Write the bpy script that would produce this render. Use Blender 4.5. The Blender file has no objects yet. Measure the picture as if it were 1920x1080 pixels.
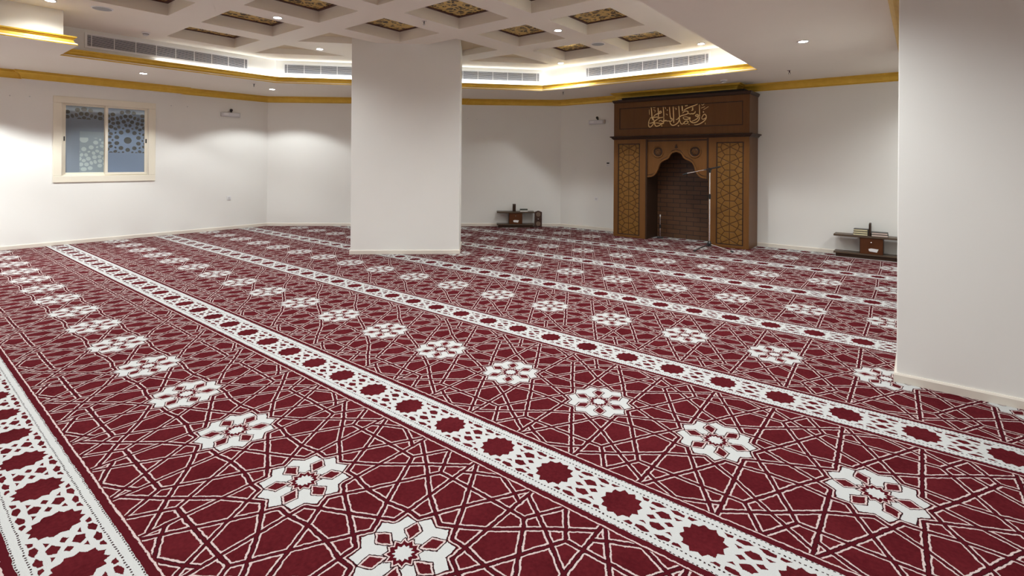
import bpy, bmesh, math, random
from mathutils import Vector, Matrix
from mathutils.geometry import tessellate_polygon

SC = bpy.context.scene
COL = SC.collection
random.seed(7)

# ---------------------------------------------------------------- camera
YAW, PITCH, ROLL, FPX, CY = -0.67232, -0.00011, 0.00715, 965.43, 304.29
F = Vector((math.sin(YAW) * math.cos(PITCH), math.cos(YAW) * math.cos(PITCH), math.sin(PITCH)))
R0 = Vector((math.cos(YAW), -math.sin(YAW), 0))
U0 = R0.cross(F)
R1 = R0 * math.cos(ROLL) + U0 * math.sin(ROLL)
U1 = -R0 * math.sin(ROLL) + U0 * math.cos(ROLL)
cam_data = bpy.data.cameras.new("camera")
cam = bpy.data.objects.new("camera", cam_data)
COL.objects.link(cam)
cam.matrix_world = Matrix(((R1.x, U1.x, -F.x, 0), (R1.y, U1.y, -F.y, 0), (R1.z, U1.z, -F.z, 1.5), (0, 0, 0, 1)))
cam_data.sensor_width = 36
cam_data.lens = FPX / 1920 * 36
cam_data.shift_y = -(540 - CY) / 1920
cam_data.clip_start = 0.05
SC.camera = cam

# ---------------------------------------------------------------- world, exposure
w = bpy.data.worlds.new("world"); SC.world = w; w.use_nodes = True
bg = w.node_tree.nodes["Background"]
bg.inputs[0].default_value = (0.42, 0.5, 0.62, 1); bg.inputs[1].default_value = 0.35
SC.view_settings.view_transform = 'Standard'
SC.view_settings.look = 'None'
SC.view_settings.gamma = 1
SC.view_settings.use_curve_mapping = False
SC.view_settings.exposure = 0.75
SC.cycles.use_denoising = True
SC.cycles.diffuse_bounces = 6
SC.cycles.max_bounces = 10
SC.cycles.sample_clamp_indirect = 6

SPOT_W = 62.0        # downlight power
SOFFIT_W = 50.0
COVE_W = 2.2         # cove strip, W per metre
H = 2.96             # soffit height
HT = 3.41            # tray ceiling height
HC = 3.585           # top of the coffers

# ---------------------------------------------------------------- helpers
class MB:
    def __init__(s): s.bm = bmesh.new()
    def quad(s, pts):
        vs = [s.bm.verts.new(p) for p in pts]
        return s.bm.faces.new(vs)
    def box(s, x0, x1, y0, y1, z0, z1, M=None):
        c = [(x0,y0,z0),(x1,y0,z0),(x1,y1,z0),(x0,y1,z0),(x0,y0,z1),(x1,y0,z1),(x1,y1,z1),(x0,y1,z1)]
        if M is not None: c = [M @ Vector(p) for p in c]
        v = [s.bm.verts.new(p) for p in c]
        for f in ((3,2,1,0),(4,5,6,7),(0,1,5,4),(1,2,6,5),(2,3,7,6),(3,0,4,7)):
            s.bm.faces.new([v[i] for i in f])
        return s
    def prism(s, poly, z0, z1, holes=(), M=None, ax=None):
        """extrude a 2D polygon (with holes); ax maps (a,b,c)->xyz"""
        loops = [list(poly)] + [list(h) for h in holes]
        def P(a, b, c):
            v = Vector((a, b, c))
            if ax: v = Vector(ax(a, b, c))
            return M @ v if M is not None else v
        flat = [p for l in loops for p in l]
        tris = tessellate_polygon([[Vector((p[0], p[1], 0)) for p in l] for l in loops])
        lo = [s.bm.verts.new(P(p[0], p[1], z0)) for p in flat]
        hi = [s.bm.verts.new(P(p[0], p[1], z1)) for p in flat]
        for t in tris:
            try:
                s.bm.faces.new([lo[i] for i in t]); s.bm.faces.new([hi[i] for i in reversed(t)])
            except ValueError: pass
        k = 0
        for l in loops:
            n = len(l)
            for i in range(n):
                a, b = k + i, k + (i + 1) % n
                s.bm.faces.new([lo[a], lo[b], hi[b], hi[a]])
            k += n
        return s
    def lathe(s, prof, c, n=24, M=None):
        rings = []
        for r, z in prof:
            rings.append([s.bm.verts.new((M @ Vector((r*math.cos(2*math.pi*i/n), r*math.sin(2*math.pi*i/n), z)) if M is not None
                          else Vector((c[0]+r*math.cos(2*math.pi*i/n), c[1]+r*math.sin(2*math.pi*i/n), c[2]+z)))) for i in range(n)])
        for a, b in zip(rings, rings[1:]):
            for i in range(n):
                s.bm.faces.new([a[i], a[(i+1)%n], b[(i+1)%n], b[i]])
        s.bm.faces.new(list(reversed(rings[0]))); s.bm.faces.new(rings[-1])
        return s
    def tube(s, pts, r, n=10):
        pts = [Vector(p) for p in pts]
        rs = r if isinstance(r, (list, tuple)) else [r]*len(pts)
        rings = []
        for i, p in enumerate(pts):
            d = (pts[min(i+1, len(pts)-1)] - pts[max(i-1, 0)]).normalized()
            a = d.cross(Vector((0,0,1)))
            if a.length < 1e-3: a = Vector((1,0,0))
            a.normalize(); b = d.cross(a).normalized()
            rings.append([s.bm.verts.new(p + (a*math.cos(2*math.pi*k/n) + b*math.sin(2*math.pi*k/n))*rs[i]) for k in range(n)])
        for a, b in zip(rings, rings[1:]):
            for i in range(n): s.bm.faces.new([a[i], a[(i+1)%n], b[(i+1)%n], b[i]])
        s.bm.faces.new(list(reversed(rings[0]))); s.bm.faces.new(rings[-1])
        return s
    def ball(s, c, r, sc=(1,1,1)):
        bmesh.ops.create_uvsphere(s.bm, u_segments=16, v_segments=10, radius=r,
            matrix=Matrix.Translation(c) @ Matrix.Diagonal((*sc, 1)))
        return s
    def sweep(s, path, prof, closed=False, zc=0.0):
        """sweep profile (d,z) along 2D path; d goes to the LEFT of travel"""
        n = len(path); V = []
        for i in range(n):
            p = Vector(path[i])
            if closed or 0 < i < n-1:
                a = (p - Vector(path[(i-1) % n])).normalized(); b = (Vector(path[(i+1) % n]) - p).normalized()
            elif i == 0: a = b = (Vector(path[1]) - p).normalized()
            else: a = b = (p - Vector(path[i-1])).normalized()
            na = Vector((-a.y, a.x)); nb = Vector((-b.y, b.x))
            m = (na + nb); m = m / max(m.length_squared / 2, 0.3) if m.length > 1e-6 else na
            V.append([s.bm.verts.new((p.x + m.x*d, p.y + m.y*d, zc + z)) for d, z in prof])
        k = len(prof)
        for i in range(n if closed else n-1):
            A, B = V[i], V[(i+1) % n]
            for j in range(k):
                s.bm.faces.new([A[j], B[j], B[(j+1)%k], A[(j+1)%k]])
        if not closed:
            s.bm.faces.new(V[0]); s.bm.faces.new(list(reversed(V[-1])))
        return s
    def build(s, name, mat, parent=None, bevel=0, smooth=False, seg=2):
        bmesh.ops.recalc_face_normals(s.bm, faces=s.bm.faces)
        me = bpy.data.meshes.new(name); s.bm.to_mesh(me); s.bm.free()
        if mat: me.materials.append(mat)
        o = bpy.data.objects.new(name, me); COL.objects.link(o)
        if smooth:
            for p in me.polygons: p.use_smooth = True
        if bevel:
            b = o.modifiers.new("bevel", 'BEVEL'); b.width = bevel; b.segments = seg; b.limit_method = 'ANGLE'
        if parent:
            o.parent = parent
            o.matrix_parent_inverse = parent.matrix_basis.inverted()
        return o

def tag(o, label=None, cat=None, group=None, kind=None):
    if label: o['label'] = label
    if cat: o['category'] = cat
    if group: o['group'] = group
    if kind: o['kind'] = kind
    return o
def struct(o): o['kind'] = 'structure'; return o
def empty(name, loc, rz=0, label=None, cat=None, group=None):
    o = bpy.data.objects.new(name, None); COL.objects.link(o)
    o.location = loc; o.rotation_euler = (0, 0, rz); o.empty_display_size = .1
    return tag(o, label, cat, group)
def copy_tree(o, parent=None):
    c = o.copy(); COL.objects.link(c)
    if parent: c.parent = parent
    for ch in list(o.children): copy_tree(ch, c)
    return c

# ---------------------------------------------------------------- materials
def mat(name, col, rough=.5, metal=0.0, spec=.5, emit=None, es=0):
    m = bpy.data.materials.new(name); m.use_nodes = True
    b = m.node_tree.nodes["Principled BSDF"]
    b.inputs["Base Color"].default_value = (*col, 1); b.inputs["Roughness"].default_value = rough
    b.inputs["Metallic"].default_value = metal; b.inputs["Specular IOR Level"].default_value = spec
    if emit:
        b.inputs["Emission Color"].default_value = (*emit, 1); b.inputs["Emission Strength"].default_value = es
    return m
class NT:
    """tiny operator layer over shader math nodes"""
    def __init__(s, m): s.nt = m.node_tree; s.b = s.nt.nodes["Principled BSDF"]
    def node(s, t): return s.nt.nodes.new(t)
    def link(s, a, b): s.nt.links.new(a, b)
    def m(s, op, *a, clamp=False):
        n = s.node("ShaderNodeMath"); n.operation = op; n.use_clamp = clamp
        for i, x in enumerate(a):
            x = x.o if isinstance(x, V) else x
            if isinstance(x, (int, float)): n.inputs[i].default_value = x
            else: s.link(x, n.inputs[i])
        return V(s, n.outputs[0])
    def v(s, op, *a, out=0):
        n = s.node("ShaderNodeVectorMath"); n.operation = op
        for i, x in enumerate(a):
            k = 3 if (op == 'SCALE' and i == 1) else i
            x = x.o if isinstance(x, V) else x
            if isinstance(x, (int, float)): n.inputs[k].default_value = x
            elif isinstance(x, tuple): n.inputs[k].default_value = x
            else: s.link(x, n.inputs[k])
        return V(s, n.outputs[out])
    def xyz(s, x, y, z=0.0):
        n = s.node("ShaderNodeCombineXYZ")
        for i, q in enumerate((x, y, z)):
            q = q.o if isinstance(q, V) else q
            if isinstance(q, (int, float)): n.inputs[i].default_value = q
            else: s.link(q, n.inputs[i])
        return V(s, n.outputs[0])
    def sep(s, v):
        n = s.node("ShaderNodeSeparateXYZ"); s.link(v.o if isinstance(v, V) else v, n.inputs[0])
        return [V(s, n.outputs[i]) for i in range(3)]
    def noise(s, vec, scale, detail=2, out=0):
        n = s.node("ShaderNodeTexNoise"); n.inputs["Scale"].default_value = scale; n.inputs["Detail"].default_value = detail
        s.link(vec.o if isinstance(vec, V) else vec, n.inputs["Vector"]); return V(s, n.outputs[out])
    def mix(s, f, a, b):
        n = s.node("ShaderNodeMix"); n.data_type = 'RGBA'
        for k, x in ((0, f), (6, a), (7, b)):
            x = x.o if isinstance(x, V) else x
            if isinstance(x, (int, float)): n.inputs[k].default_value = x
            elif isinstance(x, tuple): n.inputs[k].default_value = (*x, 1)
            else: s.link(x, n.inputs[k])
        return V(s, n.outputs[2])
    def obj(s):
        n = s.node("ShaderNodeTexCoord"); return V(s, n.outputs["Object"])
    def pos(s):
        n = s.node("ShaderNodeNewGeometry"); return V(s, n.outputs["Position"])
    def seg(s, P, a, b):
        """distance from 2D point node P to a segment"""
        dx, dy = b[0]-a[0], b[1]-a[1]; L2 = dx*dx + dy*dy
        pa = s.v('SUBTRACT', P, (a[0], a[1], 0.0))
        d = s.v('DOT_PRODUCT', pa, (dx/L2, dy/L2, 0.0), out=1)
        h = s.m('ADD', d, 0.0, clamp=True)
        q = s.v('SCALE', (dx, dy, 0.0), h)
        return s.v('DISTANCE', pa, q, out=1)
    def hp(s, x, y, a, b):
        """signed distance outside the line a->b (outside is to the right)"""
        dx, dy = b[0]-a[0], b[1]-a[1]; L = math.hypot(dx, dy); nx, ny = dy/L, -dx/L
        return x*nx + y*ny - (nx*a[0] + ny*a[1])
    def convex(s, x, y, pts):
        """signed distance-ish to a convex CCW polygon"""
        d = None
        for i in range(len(pts)):
            e = s.hp(x, y, pts[i], pts[(i+1) % len(pts)])
            d = e if d is None else d.max(e)
        return d
    def bump(s, h, strength=.3, dist=.01):
        n = s.node("ShaderNodeBump"); n.inputs["Strength"].default_value = strength; n.inputs["Distance"].default_value = dist
        s.link(h.o, n.inputs["Height"]); s.link(n.outputs[0], s.b.inputs["Normal"])
    def color(s, c): s.link(c.o, s.b.inputs["Base Color"])
class V:
    def __init__(s, t, o): s.t = t; s.o = o
    def __add__(s, x): return s.t.m('ADD', s, x)
    def __sub__(s, x): return s.t.m('SUBTRACT', s, x)
    def __rsub__(s, x): return s.t.m('SUBTRACT', x, s)
    def __mul__(s, x): return s.t.m('MULTIPLY', s, x)
    __radd__ = __add__; __rmul__ = __mul__
    def __truediv__(s, x): return s.t.m('DIVIDE', s, x)
    def min(s, x): return s.t.m('MINIMUM', s, x)
    def max(s, x): return s.t.m('MAXIMUM', s, x)
    def abs(s): return s.t.m('ABSOLUTE', s)
    def lt(s, x): return s.t.m('LESS_THAN', s, x)
    def gt(s, x): return s.t.m('GREATER_THAN', s, x)
    def rnd(s): return s.t.m('ROUND', s)

def srgb(r, g, b):
    f = lambda c: (c/255/12.92 if c/255 <= .04045 else ((c/255+.055)/1.055)**2.4)
    return (f(r), f(g), f(b))

def wall_mat(name, col):
    m = mat(name, col, .6, spec=.22); t = NT(m)
    n = t.noise(t.pos(), 1.3, 3); f = t.noise(t.pos(), 160, 2)
    t.color(t.mix(n, tuple(c*.97 for c in col), tuple(min(1, c*1.03) for c in col)))
    t.bump(f, .05, .002)
    return m
M_WALL = wall_mat("wall_paint", (.81, .80, .765))
M_CEIL = wall_mat("ceiling_paint", (.84, .79, .70))
M_BASE = mat("baseboard_paint", (.72, .66, .58), .35)
M_WHITE = mat("white_plastic", (.8, .8, .8), .4)
M_GREYW = mat("grey_white_plastic", (.62, .62, .62), .4)
M_LENS = mat("lamp_lens", (.9, .9, .9), .3, emit=(1, .98, .95), es=40)
M_BLACK = mat("black_plastic", (.012, .012, .014), .35)
M_DARK = mat("dark_gap", (.01, .009, .008), .8)
M_CHROME = mat("chrome", (.85, .85, .87), .18, 1.0)
M_GREY = mat("louvre_grey", (.72, .72, .75), .4, .3)
M_VOID = mat("duct_dark", (.03, .03, .035), .8)
M_CREAMF = mat("cream_aluminium", (.80, .745, .62), .35)

def gold_mat():
    m = mat("gold_leaf", (.62, .36, .05), .34, .35); t = NT(m)
    n = t.noise(t.pos(), 9, 3)
    t.color(t.mix(n, (.60, .36, .035), (.78, .52, .08)))
    return m
M_GOLD = gold_mat()
M_LETTER = mat("gold_letter", (.88, .64, .30), .35, .25)

def wood_mat(name, a, b, sc=(1, 1, .08), rough=.38):
    m = mat(name, a, rough, spec=.22); t = NT(m)
    p = t.v('MULTIPLY', t.pos(), sc)
    n = t.noise(p, 14, 5); n2 = t.noise(p, 70, 2)
    t.color(t.mix((n*.75 + n2*.25), a, b))
    t.bump(n2, .08, .002)
    return m
M_WOOD = wood_mat("walnut", (.092, .036, .010), (.155, .066, .020))
M_WOODF = wood_mat("walnut_frame", (.118, .049, .012), (.188, .080, .022))
M_WOODD = wood_mat("dark_walnut", (.030, .016, .010), (.055, .028, .016))
M_SHELF = wood_mat("shelf_wood", (.07, .045, .03), (.115, .08, .055), (.1, 1, 1))
M_DOOR = wood_mat("shelf_door_wood", (.075, .024, .008), (.11, .036, .012))

def carved_mat():
    """girih strapwork cut into the side panels: grooves between inlaid pieces"""
    m = mat("carved_inlay", (.2, .1, .03), .45, spec=.2); t = NT(m)
    x, y, z = t.sep(t.obj()); P = .275
    ax = x.abs(); zz = ((z/P) - (z/P).rnd()).abs() * P
    q = t.xyz(ax, zz)
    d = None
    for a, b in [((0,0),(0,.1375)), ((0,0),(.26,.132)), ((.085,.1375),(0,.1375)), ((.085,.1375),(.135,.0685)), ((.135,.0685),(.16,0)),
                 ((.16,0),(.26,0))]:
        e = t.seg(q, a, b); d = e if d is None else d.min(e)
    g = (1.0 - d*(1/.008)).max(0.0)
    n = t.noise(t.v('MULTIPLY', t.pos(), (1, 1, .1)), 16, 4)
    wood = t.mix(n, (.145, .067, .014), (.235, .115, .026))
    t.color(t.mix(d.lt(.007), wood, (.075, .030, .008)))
    t.bump(d.min(.012), .6, .8)
    return m
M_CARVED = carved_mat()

def brick_mat():
    m = mat("brick_cladding", (.1, .05, .03), .5); t = NT(m)
    x, y, z = t.sep(t.pos())
    n = t.node("ShaderNodeTexBrick"); t.link(t.xyz(x, z).o, n.inputs["Vector"])
    n.inputs["Scale"].default_value = 1; n.inputs["Brick Width"].default_value = .27; n.inputs["Row Height"].default_value = .088
    n.inputs["Mortar Size"].default_value = .006; n.inputs["Mortar Smooth"].default_value = .1
    n.inputs["Color1"].default_value = (.105, .045, .018, 1); n.inputs["Color2"].default_value = (.080, .034, .014, 1)
    n.inputs["Mortar"].default_value = (.018, .010, .007, 1)
    t.color(V(t, n.outputs[0])); t.bump(1.0 - V(t, n.outputs[1]), .5, .01)
    return m
M_BRICK = brick_mat()

def filigree_mat():
    m = mat("gold_filigree", (.6, .4, .1), .35, .6); t = NT(m)
    p = t.pos()
    w_ = t.noise(p, 5, 2, out=1)
    q = t.v('ADD', p, t.v('SCALE', t.v('SUBTRACT', w_, (.5, .5, .5)), .12))
    n = t.node("ShaderNodeTexVoronoi"); n.feature = 'DISTANCE_TO_EDGE'; n.inputs["Scale"].default_value = 13
    t.link(q.o, n.inputs["Vector"]); e = V(t, n.outputs[0])
    n2 = t.node("ShaderNodeTexVoronoi"); n2.feature = 'DISTANCE_TO_EDGE'; n2.inputs["Scale"].default_value = 7
    t.link(q.o, n2.inputs["Vector"]); e = e.min(V(t, n2.outputs[0])*.6)
    hole = e.gt(.062)
    t.color(t.mix(hole, (.72, .52, .17), (.045, .022, .008)))
    t.link((1.0 - hole).__mul__(.35).o, t.b.inputs["Metallic"])
    t.bump((1.0 - e*4.0), .5, .02)
    return m
M_FILI = filigree_mat()

def film_mat(left=False):
    """window glass with a frosted film; rosette shaped clear cells"""
    m = mat("frosted_film_glass", (.30, .37, .45), .12); t = NT(m)
    x, y, z = t.sep(t.obj())                       # y, z in the pane's plane, origin = rosette centre
    r = t.m('SQRT', y*y + z*z); a = t.m('ARCTAN2', z, y)
    st = 2*math.pi/10
    k = a/st; fa = (k - k.rnd())*st; fa = fa.abs()
    px = r*t.m('COSINE', fa); py = r*t.m('SINE', fa)
    f = None
    pc = lambda rr, dg, ra, rb: (rr*math.cos(math.radians(dg)), rr*math.sin(math.radians(dg)), ra, rb)
    cells = [(0, 0, .062, .062), pc(.178, 18, .038, .036), pc(.285, 11.5, .032, .026), pc(.235, 0, .016, .020), pc(.357, 7.5, .036, .034), pc(.385, 18, .030, .030),
             pc(.44, 3.8, .036, .024), pc(.455, 13, .034, .034), pc(.53, 8, .034, .036), pc(.54, 17, .034, .034)]
    for cx, cy, ra, rb in cells:
        ex = (px - cx)*(1/ra); ey = (py.abs() - cy)*(1/rb)
        e = t.m('SQRT', ex*ex + ey*ey)
        f = e if f is None else f.min(e)
    fade = z.gt(-.235)
    if left:      # few clear cells at the top; pale lattice reflection painted low right
        fade = z.gt(.36)
        cell = f.lt(1.0) * fade
        pale = f.lt(1.0) * z.lt(.03) * y.gt(-.06)
        base = t.mix(z.lt(.14) * y.gt(-.06), (.19, .235, .29), (.25, .31, .34))
        t.color(t.mix(cell, t.mix(pale, base, (.42, .50, .50)), (.10, .095, .08)))
    else:
        cell = f.lt(1.0) * fade
        t.color(t.mix(cell, (.19, .26, .37), (.10, .105, .095)))
    t.b.inputs["Coat Weight"].default_value = .8; t.b.inputs["Coat Roughness"].default_value = .03
    t.b.inputs["Roughness"].default_value = .5
    t.b.inputs["Transmission Weight"].default_value = 0
    tr = t.node("ShaderNodeBsdfTransparent"); mx = t.node("ShaderNodeMixShader")
    t.link((cell*.35 + .12).o, mx.inputs[0]); t.link(t.b.outputs[0], mx.inputs[1]); t.link(tr.outputs[0], mx.inputs[2])
    t.link(mx.outputs[0], t.nt.nodes["Material Output"].inputs[0])
    return m
M_FILM = film_mat(); M_FILML = film_mat(True)

def carpet_mat():
    m = mat("prayer_carpet", (.2, .01, .02), 1.0, spec=.02); t = NT(m)
    p = t.pos()
    wob = t.noise(p, 38, 1, out=1); fuzz = t.noise(p, 260, 1, out=1)
    p2 = t.v('ADD', p, t.v('SCALE', t.v('SUBTRACT', wob, (.5, .5, .5)), .011))
    p2 = t.v('ADD', p2, t.v('SCALE', t.v('SUBTRACT', fuzz, (.5, .5, .5)), .006))
    X, Y, Z = t.sep(p2)
    v = (Y - 1.2903)*(1/1.5907)
    u = (X + .122 + v*.033)*(1/.71233)
    vv = (v - v.rnd()).abs()*2.2215
    uu = (u - u.rnd()).abs()
    Q = t.xyz(uu, vv)
    segs = [((.272,0),(.324,.087)), ((.324,.087),(.2355,.136)), ((.2355,.136),(.237,.237)), ((.237,.237),(.136,.2355)), ((.136,.2355),(.087,.324)), ((.087,.324),(0,.272)),
            ((.237,.237),(.25,.87)),
            ((.237,.237),(.40,.208)), ((.40,.208),(.5,.208)),
            ((.087,.324),(.25,.424)), ((.25,.424),(.5,.627)), ((.5,.627),(.25,.807)),
            ((.087,.324),(0,.475)), ((0,.475),(.098,.636)), ((.098,.636),(.234,.862)),
            ((.324,.087),(.403,.208)), ((.403,.208),(.5,.377)), ((.5,.377),(.355,.625)),
            ((.324,.087),(.5,0)), ((0,.63),(.355,.625)), ((.355,.625),(.5,.858)), ((.25,.716),(.163,.771)), ((.163,.771),(0,.852))]
    d = None
    for a, b in segs:
        e = t.seg(Q, a, b); d = e if d is None else d.min(e)
    # twelve-fold star
    uc = u - u.rnd(); vc = (v - v.rnd())*2.2215
    r = t.m('SQRT', uc*uc + vc*vc); ang = t.m('ARCTAN2', vc, uc)
    def fold(ang, st):
        k = ang*(1/st); return ((k - k.rnd())*st).abs()
    f12 = fold(ang, math.pi/6); x12 = r*t.m('COSINE', f12); y12 = r*t.m('SINE', f12)
    def star(notch, tip, x=x12, y=y12):
        T = (tip*math.cos(math.pi/12), tip*math.sin(math.pi/12)); dx, dy = T[0]-notch, T[1]; L = math.hypot(dx, dy)
        return (x - notch)*(dy/L) - y*(dx/L)
    s_out = star(.237, .283); s_jag = star(.080, .106); s_mid = star(.043, .060)
    f6 = fold(ang, math.pi/3); x6 = r*t.m('COSINE', f6); y6 = r*t.m('SINE', f6)
    kite = ((x6 - .240)*.604 + y6*.797).max((x6 - .084)*-.503 + y6*.864)
    petal_line = (y6.lt(.004))*(r.lt(.09))
    # band
    b = 1.1107 - vv                       # distance from band centre
    mu = u*2.0; mm = (mu - mu.rnd()).abs()*.5  # 0 at u=0,.5 -> midpoint between medallions
    med_x = .25 - mm
    rm = t.m('SQRT', med_x*med_x + b*b); am = t.m('ARCTAN2', b, med_x)
    fm = fold(am, math.pi/6); xm = rm*t.m('COSINE', fm); ym = rm*t.m('SINE', fm)
    s_med = star(.108, .131, xm, ym)
    cells = t.convex(mm, b, [(-.03,.03),(0,.022),(.05,.050),(.022,.083),(-.03,.083)])
    for c in ([(.022,0),(.053,-.02),(.084,0),(.053,.02)], [(.055,.078),(.078,.058),(.105,.080)],
              [(.009,.130),(.055,.105),(.104,.113),(.100,.134),(.05,.146)], [(.122,.118),(.150,.113),(.176,.140),(.122,.138)]):
        cells = cells.min(t.convex(mm, b, c))
    dash = t.m('SINE', u*(2*math.pi*40)).gt(.1)
    dsh = dash*((b - .1585).abs().lt(.0045) + (b - .2015).abs().lt(.0035))
    # colours
    var = t.noise(p, 5.5, 3); var2 = t.noise(p, 420, 1)
    mid = t.noise(p, 60, 2)
    red = t.mix(((var - .4)*1.6 + (mid - .5)*1.6 + .3).max(0.0).min(1.0), (.062, .0060, .0085), (.108, .0125, .0165))
    red = t.mix(var2*.35, red, (.07, .006, .010))
    dred = (.060, .0055, .010); dk = (.022, .004, .006)
    wh = t.mix(var2, (.36, .365, .36), (.60, .60, .59))
    pk = t.mix(var2, (.36, .25, .24), (.66, .56, .54))
    c = red
    infield = vv.lt(.846)
    c = t.mix((d.lt(.0225))*infield, c, pk)
    c = t.mix((d.lt(.0125))*infield, c, dk)
    c = t.mix((d.lt(.0085))*infield, c, (.065, .006, .010))
    # star colours
    c = t.mix(s_out.lt(.0065), c, dk)
    c = t.mix(s_out.lt(.0), c, wh)
    ins = s_out.lt(.0)
    c = t.mix((kite.lt(.007) + petal_line)*ins, c, dk)
    c = t.mix(kite.lt(.0)*ins, c, pk)
    c = t.mix(kite.lt(-.010)*ins, c, red)
    c = t.mix(s_jag.lt(.006), c, dk)
    c = t.mix(s_jag.lt(.0), c, pk)
    c = t.mix(s_jag.lt(-.008), c, (.07, .006, .01))
    c = t.mix(s_mid.lt(.0), c, wh)
    # strip edge line and band
    c = t.mix((vv - .8575).abs().lt(.0052), c, pk)
    c = t.mix(vv.gt(.8627), c, (.072, .007, .011))
    c = t.mix(b.lt(.207), c, wh)
    c = t.mix((cells.lt(0.0) + s_med.lt(0.0)).min(1.0)*b.lt(.15), c, red)
    c = t.mix(dsh.min(1.0)*b.lt(.207), c, dk)
    t.color(c)
    t.bump(t.noise(p, 330, 2)*1.0 + (d.min(.02)*-18.0), .35, .006)
    return m
M_CARPET = carpet_mat()

# ================================================================ THE SETTING
XL, YQ, XR, YB = -11.76, 10.2, 3.6, -3.2       # left wall, qibla wall, right wall, rear wall
CA, CB = (-11.76, 5.75), (-6.65, 10.2)         # ends of the corner (chamfer) wall
ROOM = [(XL, YB), (XR, YB), (XR, YQ), CB, CA]
def wall(name, a, b, th=.12, z0=-.02, z1=3.75, hole=None):
    """wall whose room face runs a->b with the room on the left"""
    a, b = Vector(a), Vector(b); L = (b-a).length; d = (b-a)/L; n = Vector((d.y, -d.x))
    def ax(s_, z, c): q = a + d*s_ + n*c; return (q.x, q.y, z)
    hs = [hole] if hole else []
    return struct(MB().prism([(0, z0), (L, z0), (L, z1), (0, z1)], 0, th, holes=hs, ax=ax).build(name, M_WALL))
struct(MB().prism(ROOM, -.2, -.008).build("floor", M_BASE))
_a, _b = Vector((-7.19, 4.87)), Vector((-5.90, 6.04)); _n = Vector((-(_b-_a).y, (_b-_a).x)).normalized()
carpet = MB().prism(ROOM, -.008, 0, holes=[[tuple(_a), tuple(_b), tuple(_b+_n*.85), tuple(_a+_n*.85)], [(-.13, 4.46), (XR-.3, 4.46), (XR-.3, 8.2), (-.13, 8.2)]]).build("carpet", M_CARPET)
tag(carpet, "wall-to-wall red prayer carpet with white lattice rows and star medallions", "carpet")
WY0, WY1, WZ0, WZ1 = 2.14, 3.42, 1.20, 2.50    # window opening
wall("wall_left", CA, (XL, YB), hole=[(CA[1]-WY1, WZ0), (CA[1]-WY0, WZ0), (CA[1]-WY0, WZ1), (CA[1]-WY1, WZ1)])
wall("wall_corner", CB, CA)
wall("wall_front", (XR, YQ), CB)
wall("wall_right", (XR, YB), (XR, YQ))
wall("wall_rear", (XL, YB), (XR, YB))

# tray opening: soffit edge, and the faces set back .12 above the gold trim
TR = [(-2.0, 8.62), (-6.08, 8.62), (-9.52, 4.82), (-9.52, 1.70), (-8.53, 1.70), (-8.53, -2.2), (-2.0, -2.2)]   # CCW seen from above
def offset(poly, d):
    n = len(poly); out = []
    for i in range(n):
        p = Vector(poly[i]); a = (p - Vector(poly[i-1])).normalized(); b = (Vector(poly[(i+1) % n]) - p).normalized()
        na, nb = Vector((a.y, -a.x)), Vector((b.y, -b.x)); m = na + nb; m = m/(m.length_squared/2)
        out.append((p.x + m.x*d, p.y + m.y*d))
    return out
TF = offset(TR, .12)
big = [(XL-.1, YB-.1), (XR+.1, YB-.1), (XR+.1, YQ+.1), (CB[0]-.05, YQ+.1), (XL-.1, CA[1]+.05)]
struct(MB().prism(big, H, H+.03, holes=[TR]).build("ceiling", M_CEIL))
fm = MB()                                        # vertical faces of the tray
for i in range(len(TF)):
    a, b = TF[i], TF[(i+1) % len(TF)]
    ao, bo = offset(TF, .03)[i], offset(TF, .03)[(i+1) % len(TF)]
    fm.prism([a, b, bo, ao], H+.03, HC+.1)
struct(fm.build("trim_3", M_WALL))
# coffers: x start, y start, kind
CX = [-9.15, -7.83, -6.54, -5.22, -3.93]; CYs = [-1.32, .08, 1.48, 2.89, 4.30, 5.70, 7.11]; CW, CD = .92, 1.01
gold, holes = [], []
for j, y in enumerate(CYs):
    for i, x in enumerate(CX):
        if i == 0 and j != 3: continue
        if (i, j) in ((1, 4), (2, 5), (1, 5), (1, 6), (2, 6)): continue
        gold.append((i, j)); holes.append([(x, y), (x+CW, y), (x+CW, y+CD), (x, y+CD)])
plain = [[(-9.30, 4.30), (-8.24, 4.30), (-8.24, 5.44)], [(-7.83, 4.30), (-6.91, 4.30), (-6.91, 5.32)],
         [(-6.56, 5.70), (-5.66, 5.70), (-5.66, 6.70), (-6.56, 6.70)], [(-6.72, 7.11), (-5.66, 7.11), (-5.66, 8.27)]]
struct(MB().prism(offset(TF, .02), HT, HC, holes=holes+plain).build("ceiling", M_CEIL))
struct(MB().prism(offset(TF, .02), HC+.001, HC+.06).build("ceiling", M_CEIL))

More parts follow.
